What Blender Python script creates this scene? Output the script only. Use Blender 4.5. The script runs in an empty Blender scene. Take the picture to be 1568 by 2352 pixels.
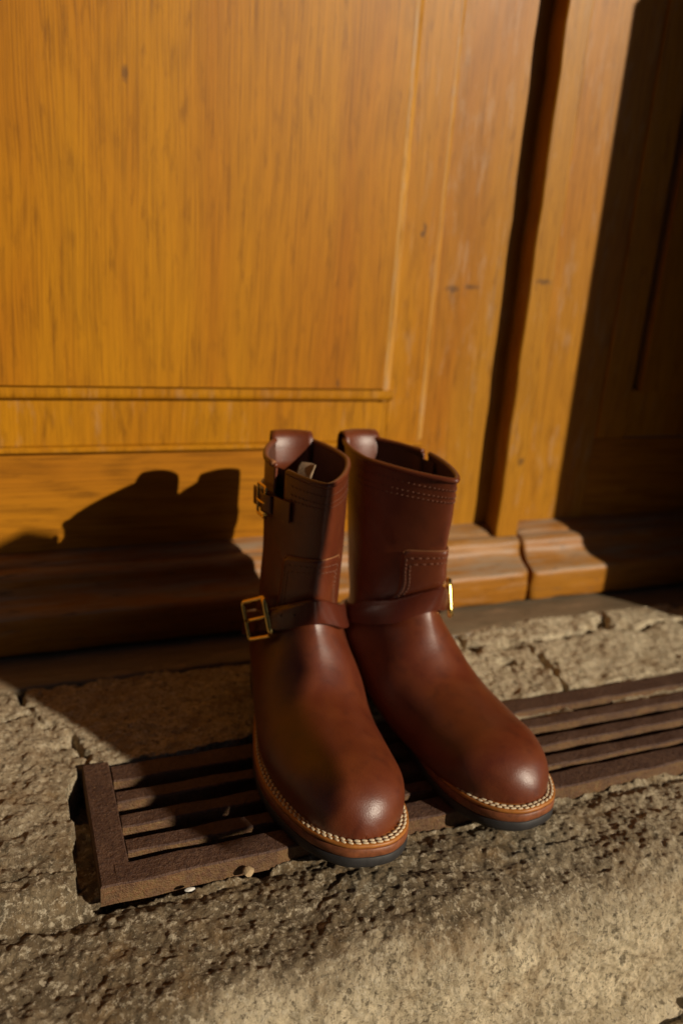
import bpy, bmesh, math, random
import numpy as np
from mathutils import Vector, Matrix, Quaternion

scene = bpy.context.scene
S = 0.01                                          # the builders below work in centimetres

# ---------------------------------------------------------------- camera, sun, sky, exposure
cam_d = bpy.data.cameras.new('camera'); cam = bpy.data.objects.new('camera', cam_d)
scene.collection.objects.link(cam); scene.camera = cam
RIGHT = Vector((.924278, -.374994, .071335)); DOWN = Vector((-.049256, -.302481, -.951882)); FWD = Vector((.378528, .876290, -.298047))
cam.matrix_world = Matrix.Translation((0, 0, .44)) @ Matrix((RIGHT, -DOWN, -FWD)).transposed().to_4x4()
cam_d.sensor_fit = 'VERTICAL'; cam_d.sensor_height = 36; cam_d.sensor_width = 24; cam_d.lens = 36 * 1829 / 2352
cam_d.clip_start = .02; cam_d.clip_end = 200
cam_d.dof.use_dof = True; cam_d.dof.focus_distance = .575; cam_d.dof.aperture_fstop = 4.0

SUN_TRAVEL = Vector((-.65, 1, -.525)).normalized()
sun_d = bpy.data.lights.new('sun', 'SUN'); sun = bpy.data.objects.new('sun', sun_d); scene.collection.objects.link(sun)
sun_d.energy = 5.0; sun_d.angle = math.radians(.53); sun_d.color = (1, .87, .68)
sun.rotation_euler = SUN_TRAVEL.to_track_quat('-Z', 'Y').to_euler()

world = bpy.data.worlds.new('World'); scene.world = world; world.use_nodes = True
wn = world.node_tree.nodes; wl = world.node_tree.links
sky = wn.new('ShaderNodeTexSky'); sky.sky_type = 'NISHITA'; sky.sun_disc = False
sky.sun_elevation = math.asin(-SUN_TRAVEL.z); sky.sun_rotation = math.atan2(-SUN_TRAVEL.x, -SUN_TRAVEL.y)
sky.air_density = .35; sky.dust_density = .3
wl.new(sky.outputs[0], wn['Background'].inputs[0]); wn['Background'].inputs[1].default_value = .05
scene.view_settings.view_transform = 'Standard'; scene.view_settings.look = 'None'
scene.view_settings.exposure = -.22; scene.view_settings.gamma = 1; scene.view_settings.use_curve_mapping = False
scene.cycles.diffuse_bounces = 2; scene.cycles.glossy_bounces = 2

# ---------------------------------------------------------------- helpers
COL = scene.collection
rng = np.random.default_rng(7); random.seed(7)
def tag(o, label=None, cat=None, group=None, kind=None):
    if label: o['label'] = label
    if cat: o['category'] = cat
    if group: o['group'] = group
    if kind: o['kind'] = kind
    return o
def empty(name, loc=(0, 0, 0), rz=0):
    o = bpy.data.objects.new(name, None); COL.objects.link(o); o.location = [c * S for c in loc]; o.rotation_euler = (0, 0, rz); o.empty_display_size = .02
    return o
def link(name, me, parent=None, loc=None):
    o = bpy.data.objects.new(name, me); COL.objects.link(o); o.parent = parent
    if loc is not None: o.location = [c * S for c in loc]
    return o
def mesh(name, V, F, mat, parent=None, smooth=True, recalc=True, loc=None):
    me = bpy.data.meshes.new(name)
    me.from_pydata((np.asarray(V, float) * S).tolist(), [], [tuple(int(i) for i in f) for f in F])
    if recalc:
        bm = bmesh.new(); bm.from_mesh(me); bmesh.ops.recalc_face_normals(bm, faces=bm.faces); bm.to_mesh(me); bm.free()
    if smooth: me.polygons.foreach_set('use_smooth', [True] * len(me.polygons))
    me.materials.append(mat); me.update()
    return link(name, me, parent, loc)
def grid_faces(n, m, wrap_m=False, off=0):
    F = []
    for i in range(n - 1):
        for j in range(m if wrap_m else m - 1):
            a = i * m + j; b = i * m + (j + 1) % m
            F.append((off + a, off + b, off + b + m, off + a + m))
    return F
def box_mesh(x0, x1, y0, y1, z0, z1, bev=.08, seg=2):
    bm = bmesh.new(); bmesh.ops.create_cube(bm, size=1)
    for v in bm.verts:
        v.co = ((x0 + x1) / 2 + v.co.x * (x1 - x0), (y0 + y1) / 2 + v.co.y * (y1 - y0), (z0 + z1) / 2 + v.co.z * (z1 - z0))
    if bev: bmesh.ops.bevel(bm, geom=bm.edges[:], offset=bev, segments=seg, profile=.5, affect='EDGES')
    bm.verts.ensure_lookup_table()
    V = [tuple(v.co) for v in bm.verts]; F = [[v.index for v in f.verts] for f in bm.faces]; bm.free()
    return V, F
def box(name, x0, x1, y0, y1, z0, z1, mat, parent=None, bev=.08, loc=None):
    V, F = box_mesh(x0, x1, y0, y1, z0, z1, bev); return mesh(name, V, F, mat, parent, smooth=False, loc=loc)
def prism_x(name, prof, xs, mat, parent=None, smooth=False, jig=None):
    # a closed (y, z) outline swept along x; jig(x, y, z) may shift points
    n = len(prof); V = []; F = []
    for x in xs:
        for y, z in prof:
            p = (x, y, z); V.append(jig(*p) if jig else p)
    F = [(i * n + j, i * n + (j + 1) % n, (i + 1) * n + (j + 1) % n, (i + 1) * n + j) for i in range(len(xs) - 1) for j in range(n)]
    F.append(tuple(range(n))[::-1]); F.append(tuple((len(xs) - 1) * n + j for j in range(n)))
    return mesh(name, V, F, mat, parent, smooth)
def tube(P, r, k=10, closed=False, cap=True):
    P = np.asarray(P, float); n = len(P)
    T = np.roll(P, -1, 0) - np.roll(P, 1, 0)
    if not closed: T[0] = P[1] - P[0]; T[-1] = P[-1] - P[-2]
    T /= np.linalg.norm(T, axis=1)[:, None]
    ref = np.array([0, 0, 1.0]) if abs(T[0][2]) < .9 else np.array([1.0, 0, 0])
    V = []; A = np.cross(T[0], ref); A /= np.linalg.norm(A)
    rr = np.broadcast_to(r, (n,))
    for i in range(n):
        A = A - T[i] * A.dot(T[i]); A /= np.linalg.norm(A); B = np.cross(T[i], A)
        for j in range(k):
            a = 2 * math.pi * j / k; V.append(P[i] + rr[i] * (A * math.cos(a) + B * math.sin(a)))
    F = grid_faces(n, k, True)
    if closed: F += [((n - 1) * k + j, (n - 1) * k + (j + 1) % k, (j + 1) % k, j) for j in range(k)]
    elif cap: F += [tuple(range(k))[::-1], tuple((n - 1) * k + j for j in range(k))]
    return V, F
def join(parts):
    V = []; F = []
    for v, f in parts:
        o = len(V); V += [tuple(p) for p in v]; F += [tuple(i + o for i in g) for g in f]
    return V, F
def vnoise(shape_xy, cell, seed):
    # smooth value noise sampled at two coordinate arrays
    x, y = shape_xy; r = np.random.default_rng(seed); T = r.uniform(-1, 1, (257, 257))
    a = x / cell; b = y / cell; i = np.floor(a).astype(int); j = np.floor(b).astype(int); f = a - i; g = b - j
    f = f * f * f * (f * (6 * f - 15) + 10); g = g * g * g * (g * (6 * g - 15) + 10)
    t = lambda p, q: T[p % 256, q % 256]
    return (t(i, j) * (1 - f) + t(i + 1, j) * f) * (1 - g) + (t(i, j + 1) * (1 - f) + t(i + 1, j + 1) * f) * g
def fbm(xy, cell, seed, octs=3, gain=.5):
    return sum(gain ** k * vnoise(xy, cell / 2 ** k, seed + 11 * k) for k in range(octs))

# ---------------------------------------------------------------- materials
def new_mat(name):
    m = bpy.data.materials.new(name); m.use_nodes = True
    nt = m.node_tree; return m, nt, nt.nodes['Principled BSDF']
def nd(nt, typ, **kw):
    n = nt.nodes.new(typ)
    for k, v in kw.items():
        if k in n.inputs: n.inputs[k].default_value = v
        else: setattr(n, k, v)
    return n
def coords(nt, scale=(1, 1, 1), rot=(0, 0, 0)):
    tc = nt.nodes.new('ShaderNodeTexCoord'); mp = nt.nodes.new('ShaderNodeMapping')
    mp.inputs['Scale'].default_value = scale; mp.inputs['Rotation'].default_value = rot
    nt.links.new(tc.outputs['Object'], mp.inputs[0]); return mp.outputs[0]
def noise(nt, vec, scale, detail=4, rough=.55, dist=0):
    n = nd(nt, 'ShaderNodeTexNoise', Scale=scale, Detail=detail, Roughness=rough, Distortion=dist)
    nt.links.new(vec, n.inputs['Vector']); return n.outputs['Fac']
def ramp(nt, fac, stops, interp='LINEAR'):
    r = nt.nodes.new('ShaderNodeValToRGB'); r.color_ramp.interpolation = interp; e = r.color_ramp.elements
    while len(e) < len(stops): e.new(.5)
    for q, (p, c) in zip(e, stops):
        q.position = p; q.color = (c, c, c, 1) if isinstance(c, (int, float)) else (*c, 1)
    nt.links.new(fac, r.inputs[0]); return r.outputs[0]
def mix(nt, fac, a, b, mode='MIX'):
    m = nt.nodes.new('ShaderNodeMix'); m.data_type = 'RGBA'; m.blend_type = mode
    for s, v in ((0, fac), (6, a), (7, b)):
        if hasattr(v, 'links'): nt.links.new(v, m.inputs[s])
        else: m.inputs[s].default_value = v if s == 0 else (*v, 1)
    return m.outputs[2]
def math_n(nt, op, a, b=0.0):
    m = nt.nodes.new('ShaderNodeMath'); m.operation = op
    for s, v in ((0, a), (1, b)):
        if hasattr(v, 'links'): nt.links.new(v, m.inputs[s])
        else: m.inputs[s].default_value = v
    return m.outputs[0]
def bump(nt, bsdf, h, strength, dist=.001):
    b = nt.nodes.new('ShaderNodeBump'); b.inputs['Strength'].default_value = strength; b.inputs['Distance'].default_value = dist
    nt.links.new(h, b.inputs['Height']); nt.links.new(b.outputs[0], bsdf.inputs['Normal'])

def wood(name, horizontal=False, base=(.46, .192, .0055), red=(.36, .115, .005), dark=(.15, .055, .004), worn=0.0, top_wear=0.0, seed=0.0, ring=.25, knots=()):
    m, nt, p = new_mat(name)
    # grain runs along z, or along x on the horizontal boards
    def sc(across, along): return (along, across, across) if horizontal else (across, across, along)
    off = nt.nodes.new('ShaderNodeVectorMath'); off.operation = 'ADD'; off.inputs[1].default_value = (seed, seed * .7, seed * 1.3)
    tc = nt.nodes.new('ShaderNodeTexCoord'); nt.links.new(tc.outputs['Object'], off.inputs[0])
    # the grain wanders a little from side to side
    q0 = nt.nodes.new('ShaderNodeMapping'); q0.inputs['Scale'].default_value = sc(14, 3.2); nt.links.new(off.outputs[0], q0.inputs[0])
    sh = math_n(nt, 'MULTIPLY', math_n(nt, 'SUBTRACT', noise(nt, q0.outputs[0], 1, 2, .5), .5), .022)
    cmb = nt.nodes.new('ShaderNodeCombineXYZ'); nt.links.new(sh, cmb.inputs[2 if horizontal else 0])
    bend = nt.nodes.new('ShaderNodeVectorMath'); bend.operation = 'ADD'; nt.links.new(off.outputs[0], bend.inputs[0]); nt.links.new(cmb.outputs[0], bend.inputs[1])
    def mp(across, along):
        q = nt.nodes.new('ShaderNodeMapping'); q.inputs['Scale'].default_value = sc(across, along); nt.links.new(bend.outputs[0], q.inputs[0]); return q.outputs[0]
    big = noise(nt, mp(9, 1.6), 1, 3, .5, .6)
    # growth rings: bands over a warped coordinate give straight grain with cathedral arches
    warp = noise(nt, mp(5.5, .9), 1, 2, .5, .3)
    ringx = math_n(nt, 'MULTIPLY', warp, 46.0)
    rings = math_n(nt, 'SINE', math_n(nt, 'MULTIPLY', ringx, 3.0)); rings = math_n(nt, 'MULTIPLY_ADD', rings, .5); 
    rings.node.inputs[2].default_value = .5
    fine = noise(nt, mp(820, 10), 1, 4, .66)
    lines = noise(nt, mp(1050, 4.0), 1, 1, .5, .2)
    pores = noise(nt, mp(900, 26), 1, 3, .6)
    c = mix(nt, ramp(nt, big, [(.40, 0.), (.68, .7)]), base, red)
    c = mix(nt, math_n(nt, 'MULTIPLY', ramp(nt, rings, [(.45, 0.), (.98, 1.)]), math_n(nt, 'MULTIPLY', ramp(nt, fine, [(.36, 0.), (.6, 1.)]), ring)), c, dark)
    c = mix(nt, ramp(nt, fine, [(.50, 0.), (.68, .50)]), c, dark)
    c = mix(nt, math_n(nt, 'MULTIPLY', ramp(nt, lines, [(.55, 0.), (.62, 1.)]), .32), c, dark)
    c = mix(nt, math_n(nt, 'MULTIPLY', ramp(nt, pores, [(.56, 0.), (.66, 1.)]), .30), c, dark)
    blot = noise(nt, mp(110, 20), 1, 4, .65)
    c = mix(nt, ramp(nt, blot, [(.55, 0.), (.72, .55)]), c, dark)
    pale = noise(nt, mp(60, 14), 1, 5, .7)
    if worn: c = mix(nt, math_n(nt, 'MULTIPLY', ramp(nt, pale, [(.54, 0.), (.70, 1.)]), worn), c, (.42, .28, .17))
    for kx, kz, rx, rz in knots:
        sub = nt.nodes.new('ShaderNodeVectorMath'); sub.operation = 'SUBTRACT'; sub.inputs[1].default_value = (kx * S, 0, kz * S); nt.links.new(tc.outputs['Object'], sub.inputs[0])
        ml = nt.nodes.new('ShaderNodeVectorMath'); ml.operation = 'MULTIPLY'; ml.inputs[1].default_value = (1 / (rx * S), 0, 1 / (rz * S)); nt.links.new(sub.outputs[0], ml.inputs[0])
        ln = nt.nodes.new('ShaderNodeVectorMath'); ln.operation = 'LENGTH'; nt.links.new(ml.outputs[0], ln.inputs[0])
        dd = math_n(nt, 'ADD', ln.outputs['Value'], math_n(nt, 'MULTIPLY', math_n(nt, 'SUBTRACT', noise(nt, mp(160, 120), 1, 3, .6), .5), 1.6))
        c = mix(nt, ramp(nt, dd, [(.35, .6), (1.0, 0.)]), c, (.055, .03, .02))
    rough = .40
    if top_wear:
        g = nt.nodes.new('ShaderNodeNewGeometry'); sx = nt.nodes.new('ShaderNodeSeparateXYZ'); nt.links.new(g.outputs['True Normal'], sx.inputs[0])
        up = ramp(nt, sx.outputs[2], [(.25, 0.), (.7, 1.)])
        wn_ = ramp(nt, noise(nt, mp(70, 9), 1, 5, .65), [(.40, .15), (.62, 1.)])
        k = math_n(nt, 'MULTIPLY', math_n(nt, 'MULTIPLY', up, wn_), top_wear)
        c = mix(nt, k, c, (.27, .20, .135))
        sp = ramp(nt, noise(nt, mp(110, 22), 1, 5, .7), [(.58, 0.), (.70, .8)])
        c = mix(nt, sp, c, (.10, .07, .045))
    nt.links.new(c, p.inputs['Base Color'])
    p.inputs['Roughness'].default_value = rough; p.inputs['Specular IOR Level'].default_value = .19
    h = math_n(nt, 'ADD', math_n(nt, 'MULTIPLY', fine, .7), math_n(nt, 'MULTIPLY', pores, .5))
    bump(nt, p, h, .25, .0006)
    return m

def leather(name, base, warm, dark, rough=.36, grain=.35, coat=0.0):
    m, nt, p = new_mat(name); v = coords(nt)
    a = noise(nt, v, 22, 4, .6, .4); b = noise(nt, v, 75, 4, .6)
    c = mix(nt, ramp(nt, a, [(.36, 0.), (.66, 1.)]), base, warm)
    c = mix(nt, math_n(nt, 'MULTIPLY', ramp(nt, b, [(.52, 0.), (.75, 1.)]), .5), c, dark)
    nt.links.new(c, p.inputs['Base Color'])
    n = nd(nt, 'ShaderNodeTexVoronoi', Scale=900.0); nt.links.new(v, n.inputs['Vector'])
    f = noise(nt, v, 2600, 2, .5); w = noise(nt, v, 60, 3, .5)
    h = math_n(nt, 'ADD', math_n(nt, 'MULTIPLY', n.outputs['Distance'], .6), math_n(nt, 'MULTIPLY', f, .35))
    h = math_n(nt, 'ADD', h, math_n(nt, 'MULTIPLY', w, 1.1))
    bump(nt, p, h, grain, .0006)
    r = math_n(nt, 'MULTIPLY_ADD', a, .14); r.node.inputs[2].default_value = rough - .07
    nt.links.new(r, p.inputs['Roughness']); p.inputs['Specular IOR Level'].default_value = .5
    p.inputs['Coat Weight'].default_value = coat; p.inputs['Coat Roughness'].default_value = .46
    return m
def plain(name, col, rough=.6, metal=0.0, var=.25, scale=60, bmp=.15):
    m, nt, p = new_mat(name); v = coords(nt); a = noise(nt, v, scale, 4, .6)
    c = mix(nt, ramp(nt, a, [(.3, 0.), (.7, 1.)]), tuple(x * (1 - var) for x in col), tuple(min(1, x * (1 + var)) for x in col))
    nt.links.new(c, p.inputs['Base Color']); p.inputs['Roughness'].default_value = rough; p.inputs['Metallic'].default_value = metal
    if bmp: bump(nt, p, noise(nt, v, scale * 8, 3, .6), bmp, .0006)
    return m

M_PANEL = wood('oak_panel', seed=0.0, knots=((-7.6, 60.5, .4, 1.1), (17.8, 29.7, .2, .9)))
M_FRAME = wood('oak_frame', worn=.25, seed=3.1, knots=((28.1, 48.8, .35, .9), (27.9, 48.0, .5, .5)))
M_WORN_LIT = wood('oak_worn_lit_edge', worn=.75, seed=4.2, base=(.55, .29, .06), red=(.50, .22, .04))  # pale scuffs are wear; the lighter base paints a sunlit highlight along the edges
M_STILE = wood('oak_stile', worn=.38, seed=5.7, knots=((33.1, 41.8, 1.3, .55), (35.6, 42.2, 1.5, .5), (44.8, 19.6, .8, .8), (44.5, 43.5, 1.6, .5)), base=(.41, .18, .012))
M_KICK = wood('oak_kick_board', True, base=(.42, .165, .008), red=(.33, .10, .007), seed=1.3, ring=.5)
M_SILL = wood('oak_weatherboard', True, base=(.36, .15, .015), red=(.30, .10, .011), worn=.3, top_wear=.9, seed=2.2)
M_LEA = leather('oiled_leather', (.105, .0185, .005), (.145, .031, .0065), (.045, .0085, .0035), .40, .30, .38)
M_STRAP = leather('strap_leather', (.085, .016, .007), (.10, .020, .008), (.05, .010, .005), .29, .15, .2)
M_INNER = leather('inside_leather', (.075, .026, .013), (.095, .034, .018), (.04, .015, .009), .6, .2)
M_EDGE = plain('cut_leather_edge', (.26, .10, .035), .7)
M_SUEDE = plain('pale_suede', (.24, .16, .095), .9, var=.45, scale=180)
M_WELT = plain('welt_leather', (.36, .13, .022), .5, var=.25, scale=120)
M_MID = plain('midsole_leather', (.20, .062, .022), .5, var=.35, scale=160)
M_RUB = plain('black_rubber', (.022, .020, .020), .62, var=.2, scale=300)
M_THREAD = plain('cream_thread', (.60, .48, .32), .8, var=.2, scale=400, bmp=.3)
M_THREAD_D = plain('brown_thread', (.17, .07, .038), .75, var=.2, scale=400)
M_HOLE = plain('dark_hole', (.01, .006, .005), .9)
M_BRASS = plain('brass', (.92, .64, .19), .24, 1.0, var=.08, scale=80, bmp=.04)
# ---------------------------------------------------------------- boot shape (cm; u outwards, v heel to toe, w up)
def spline(keys, n):
    K = np.array(keys, float); m = len(K)
    x = np.linspace(0, m - 1, n); i = np.minimum(x.astype(int), m - 2); f = (x - i)[:, None]
    p1 = K[i]; p2 = K[i + 1]
    p0 = np.where((i > 0)[:, None], K[np.maximum(i - 1, 0)], 2 * p1 - p2)
    p3 = np.where((i < m - 2)[:, None], K[np.minimum(i + 2, m - 1)], 2 * p2 - p1)
    return .5 * (2 * p1 + (p2 - p0) * f + (2 * p0 - 5 * p1 + 4 * p2 - p3) * f ** 2 + (3 * p1 - p0 - 3 * p2 + p3) * f ** 3)

def smooth(a, b, x):
    t = np.clip((np.asarray(x, float) - a) / (b - a), 0, 1); return t * t * (3 - 2 * t)

SOLE_T = 2.05
def base_h(v):
    v = np.asarray(v, float)
    return 1.9 * (1 - smooth(8.5, 17, v)) + np.clip((v - 23) / 8.5, 0, 2) ** 2 * .55
def feather(v):
    return base_h(v) + SOLE_T

# half widths of the outsole, inner side and outer side, from heel to toe
SOLE = [(0.00, 0.02, 0.02), (0.25, 1.50, 1.50), (0.90, 2.60, 2.60), (2.20, 3.00, 3.00), (4.00, 3.35, 3.30), (7.00, 3.45, 3.40), (10.17, 3.45, 3.65), (13.39, 3.45, 4.24), (16.62, 3.94, 4.75), (19.87, 4.85, 5.03), (23.10, 5.72, 4.85), (25.78, 6.16, 4.20), (27.95, 6.18, 3.39), (29.89, 5.79, 2.46), (31.29, 5.10, 1.42), (32.26, 4.08, 0.33), (32.69, 3.20, -0.60), (32.85, 1.99, -2.03)]
def sole_outline(n=120, grow=0.0):
    S = spline(SOLE, n)
    a = np.stack([S[:, 2], S[:, 0]], 1); b = np.stack([-S[::-1, 1], S[::-1, 0]], 1)
    P = np.concatenate([a, b[1:-1]])
    # even spacing
    Q = np.concatenate([P, P[:1]]); d = np.r_[0, np.cumsum(np.linalg.norm(np.diff(Q, axis=0), axis=1))]
    s = np.linspace(0, d[-1], 2 * n, endpoint=False)
    P = np.stack([np.interp(s, d, Q[:, 0]), np.interp(s, d, Q[:, 1])], 1)
    if grow:
        t = np.roll(P, -2, 0) - np.roll(P, 2, 0); t /= np.linalg.norm(t, axis=1)[:, None]
        P = P + np.stack([t[:, 1], -t[:, 0]], 1) * grow
    return P

# rings from the toe over the vamp, round the heel and up the shaft:
#        Tv    Tw    Bv    Bw    Wm   Wl   sm   pb   pt   centre
RINGS = [(32.09, 3.07, 32.09, 1.50, 0.05, 0.05, 0.40, 2.50, 2.20, -1.59),
         (31.83, 3.96, 31.83, 1.42, 1.17, 1.13, 0.40, 2.60, 2.20, -1.64),
         (31.33, 4.79, 31.33, 1.33, 2.10, 2.03, 0.40, 2.80, 2.20, -1.65),
         (30.49, 5.58, 30.49, 1.25, 2.99, 2.94, 0.40, 3.00, 2.20, -1.61),
         (29.11, 6.21, 29.11, 1.17, 3.95, 3.84, 0.38, 3.20, 2.20, -1.58),
         (27.16, 6.64, 27.16, 1.08, 4.62, 4.58, 0.36, 3.40, 2.20, -1.49),
         (24.80, 6.87, 24.80, 1.00, 4.97, 5.12, 0.34, 3.40, 1.95, -1.34),
         (22.21, 7.21, 22.21, 1.00, 5.10, 5.56, 0.32, 3.40, 1.90, -1.17),
         (19.63, 7.85, 20.25, 1.00, 5.01, 5.71, 0.30, 3.40, 1.88, -1.06),
         (17.76, 9.21, 17.25, 1.00, 5.09, 5.56, 0.32, 3.20, 1.75, -0.90),
         (16.31, 10.83, 13.16, 1.90, 5.10, 5.40, 0.36, 3.00, 1.65, -0.84),
         (15.17, 12.51, 8.00, 2.80, 4.91, 4.91, 0.38, 2.80, 1.55, -0.65),
         (15.15, 13.99, 2.60, 3.30, 4.82, 4.58, 0.40, 2.20, 1.46, -0.56),
         (15.38, 14.94, 1.55, 5.60, 4.48, 4.13, 0.42, 1.60, 1.40, -0.35),
         (15.83, 16.02, 2.35, 9.00, 4.20, 3.75, 0.46, 1.60, 1.40, -0.17),
         (15.83, 17.46, 1.82, 12.80, 4.10, 3.68, 0.48, 1.60, 1.40, -0.28),
         (16.04, 19.70, 1.09, 17.20, 4.07, 3.68, 0.50, 1.60, 1.40, -0.41),
         (16.34, 22.72, 0.15, 21.80, 4.03, 3.87, 0.50, 1.60, 1.40, -0.49),
         (16.63, 25.94, -0.95, 26.40, 3.92, 3.94, 0.50, 1.60, 1.40, -0.59)]
NT = 400
RT = spline(RINGS, NT)
_f = np.linspace(0, len(RINGS) - 1, NT); _k = _f < 1                # blunt, round toe tip
RT[_k, 4] = RINGS[1][4] * np.sqrt(_f[_k]) + .01; RT[_k, 5] = RINGS[1][5] * np.sqrt(_f[_k]) + .01
def ring_at(t):                                   # t in 0 .. len(RINGS)-1
    x = np.asarray(t, float) / (len(RINGS) - 1) * (NT - 1)
    i = np.clip(x.astype(int), 0, NT - 2); f = (x - i)[..., None]
    return RT[i] * (1 - f) + RT[i + 1] * f
def surf(t, phi):
    R = ring_at(t); Tv, Tw, Bv, Bw, Wm, Wl, sm, pb, pt, ce = [R[..., k] for k in range(10)]
    c = np.cos(phi); s = np.sin(phi)
    p = np.where(c > 0, pt, pb)
    h = np.abs(s) ** (2 / p)
    a = np.abs(c) ** (2 / p)
    q = np.where(c > 0, sm + (1 - sm) * a, sm - sm * a)
    u = ce + np.where(s > 0, Wl, Wm) * h * np.sign(s)
    v = Bv + (Tv - Bv) * q; w = Bw + (Tw - Bw) * q
    return np.stack(np.broadcast_arrays(u, v, w), -1)
def surf_n(t, phi):
    e = .02
    a = surf(t + e, phi) - surf(t - e, phi); b = surf(t, phi + e) - surf(t, phi - e)
    n = np.cross(b, a); n /= np.maximum(np.linalg.norm(n, axis=-1, keepdims=True), 1e-9)
    c = surf(t, phi); R = ring_at(t)
    mid = np.stack([R[..., 9], (R[..., 0] + R[..., 2]) / 2, (R[..., 1] + R[..., 3]) / 2], -1)
    sgn = np.sign(np.sum(n * (c - mid), -1, keepdims=True)); return n * np.where(sgn == 0, 1, sgn)
# ---------------------------------------------------------------- end of boot shape
# ---------------------------------------------------------------- setting: doorstep, pavement, threshold
def stone_mat():
    m, nt, p = new_mat('weathered_granite'); v = coords(nt)
    sx = nt.nodes.new('ShaderNodeSeparateXYZ'); nt.links.new(v, sx.inputs[0])
    big = noise(nt, v, 14, 4, .6); mid = noise(nt, v, 70, 5, .65); fine = noise(nt, v, 330, 4, .7); spk = noise(nt, v, 800, 2, .5)
    grey = mix(nt, ramp(nt, mid, [(.35, 0.), (.65, 1.)]), (.30, .235, .148), (.52, .42, .28))
    brown = mix(nt, ramp(nt, mid, [(.35, 0.), (.68, 1.)]), (.125, .09, .052), (.29, .22, .132))
    pale = mix(nt, ramp(nt, mid, [(.34, 0.), (.64, 1.)]), (.55, .45, .29), (.84, .71, .49))
    # trodden, rust-stained tread between the grate and the nose of the step
    def band(sock, a, b, c, d):
        r = nt.nodes.new('ShaderNodeMapRange'); r.interpolation_type = 'SMOOTHSTEP'; r.inputs[1].default_value = a; r.inputs[2].default_value = b; nt.links.new(sock, r.inputs[0])
        q = nt.nodes.new('ShaderNodeMapRange'); q.interpolation_type = 'SMOOTHSTEP'; q.inputs[1].default_value = c; q.inputs[2].default_value = d; nt.links.new(sock, q.inputs[0])
        return math_n(nt, 'SUBTRACT', r.outputs[0], q.outputs[0])
    wob = math_n(nt, 'MULTIPLY_ADD', big, .09); wob.node.inputs[2].default_value = -.045
    yy = math_n(nt, 'ADD', sx.outputs[1], wob)
    tread = band(yy, .355, .405, .48, .62)
    nose = math_n(nt, 'SUBTRACT', 1.0, band(yy, .34, .40, 3, 4))
    c = mix(nt, tread, grey, brown)
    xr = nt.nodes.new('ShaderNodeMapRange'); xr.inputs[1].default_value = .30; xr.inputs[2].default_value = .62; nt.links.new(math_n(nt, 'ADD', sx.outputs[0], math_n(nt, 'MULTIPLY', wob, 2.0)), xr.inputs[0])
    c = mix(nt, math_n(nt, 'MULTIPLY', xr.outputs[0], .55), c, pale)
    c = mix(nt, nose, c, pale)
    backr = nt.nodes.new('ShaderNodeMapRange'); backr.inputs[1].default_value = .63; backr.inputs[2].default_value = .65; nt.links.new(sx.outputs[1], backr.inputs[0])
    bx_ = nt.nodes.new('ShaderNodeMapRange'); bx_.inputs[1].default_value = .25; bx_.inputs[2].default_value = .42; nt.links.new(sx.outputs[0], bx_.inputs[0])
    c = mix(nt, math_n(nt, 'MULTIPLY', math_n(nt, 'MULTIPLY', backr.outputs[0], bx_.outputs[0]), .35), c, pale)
    c = mix(nt, ramp(nt, fine, [(.53, 0.), (.63, .68)]), c, (.075, .056, .034))
    c = mix(nt, ramp(nt, noise(nt, v, 190, 4, .7), [(.53, 0.), (.62, .85)]), c, (.62, .53, .38))
    c = mix(nt, ramp(nt, noise(nt, v, 120, 3, .6), [(.60, 0.), (.66, .7)]), c, (.09, .068, .04))
    c = mix(nt, ramp(nt, noise(nt, v, 26, 5, .7), [(.50, 0.), (.70, .6)]), c, (.24, .14, .055))
    c = mix(nt, ramp(nt, spk, [(.66, 0.), (.72, .8)]), c, (.50, .46, .38))
    nt.links.new(c, p.inputs['Base Color']); p.inputs['Roughness'].default_value = .88; p.inputs['Specular IOR Level'].default_value = .25
    h = math_n(nt, 'ADD', math_n(nt, 'MULTIPLY', noise(nt, v, 190, 6, .78), 1.0), math_n(nt, 'MULTIPLY', noise(nt, v, 420, 4, .7), .55))
    bump(nt, p, h, .8, .006)
    return m
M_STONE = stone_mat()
M_MORTAR = plain('pale_mortar', (.34, .29, .20), .95, var=.22, scale=90, bmp=.5)
M_DIRT = plain('dirt', (.07, .05, .032), .95, var=.4, scale=120, bmp=.6)

def seg_dist(X, Y, pts):
    D = np.full(X.shape, 1e9)
    for (ax, ay), (bx, by) in zip(pts[:-1], pts[1:]):
        dx, dy = bx - ax, by - ay; t = np.clip(((X - ax) * dx + (Y - ay) * dy) / (dx * dx + dy * dy), 0, 1)
        D = np.minimum(D, np.hypot(X - ax - t * dx, Y - ay - t * dy))
    return D

step = tag(empty('doorstep'), kind='structure')
xs = np.r_[np.arange(-44, -6, .3), np.arange(-6, 60, .125), np.arange(60, 112.2, .26)]; dx = .125
YN, RN, ZB = 36.8, 3.4, -15.0                     # nose of the step: plane of the face, rounding, foot
ZT = -.9
y_top = np.r_[np.arange(79.4, 51, -.2), np.arange(51, YN + RN, -dx)]; arc = np.linspace(0, math.pi / 2, 44)[1:]
prof = [(y, 0., 0., 1.) for y in y_top] + [(YN + RN - RN * math.sin(a), -RN + RN * math.cos(a), -math.sin(a), math.cos(a)) for a in arc]
prof += [(YN - .02 * k * dx, -RN - k * dx, -1., 0.) for k in range(1, int((-ZB - RN) / dx))]
P = np.array(prof); ns = len(P); s_len = np.r_[0, np.cumsum(np.hypot(np.diff(P[:, 0]), np.diff(P[:, 1])))]
X, I = np.meshgrid(xs, np.arange(ns), indexing='ij'); SL = s_len[I]; Yb = P[I, 0]; Zb = P[I, 1].copy(); NY = P[I, 2]; NZ = P[I, 3]
xy = (X + 300., SL + 300.)
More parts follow.
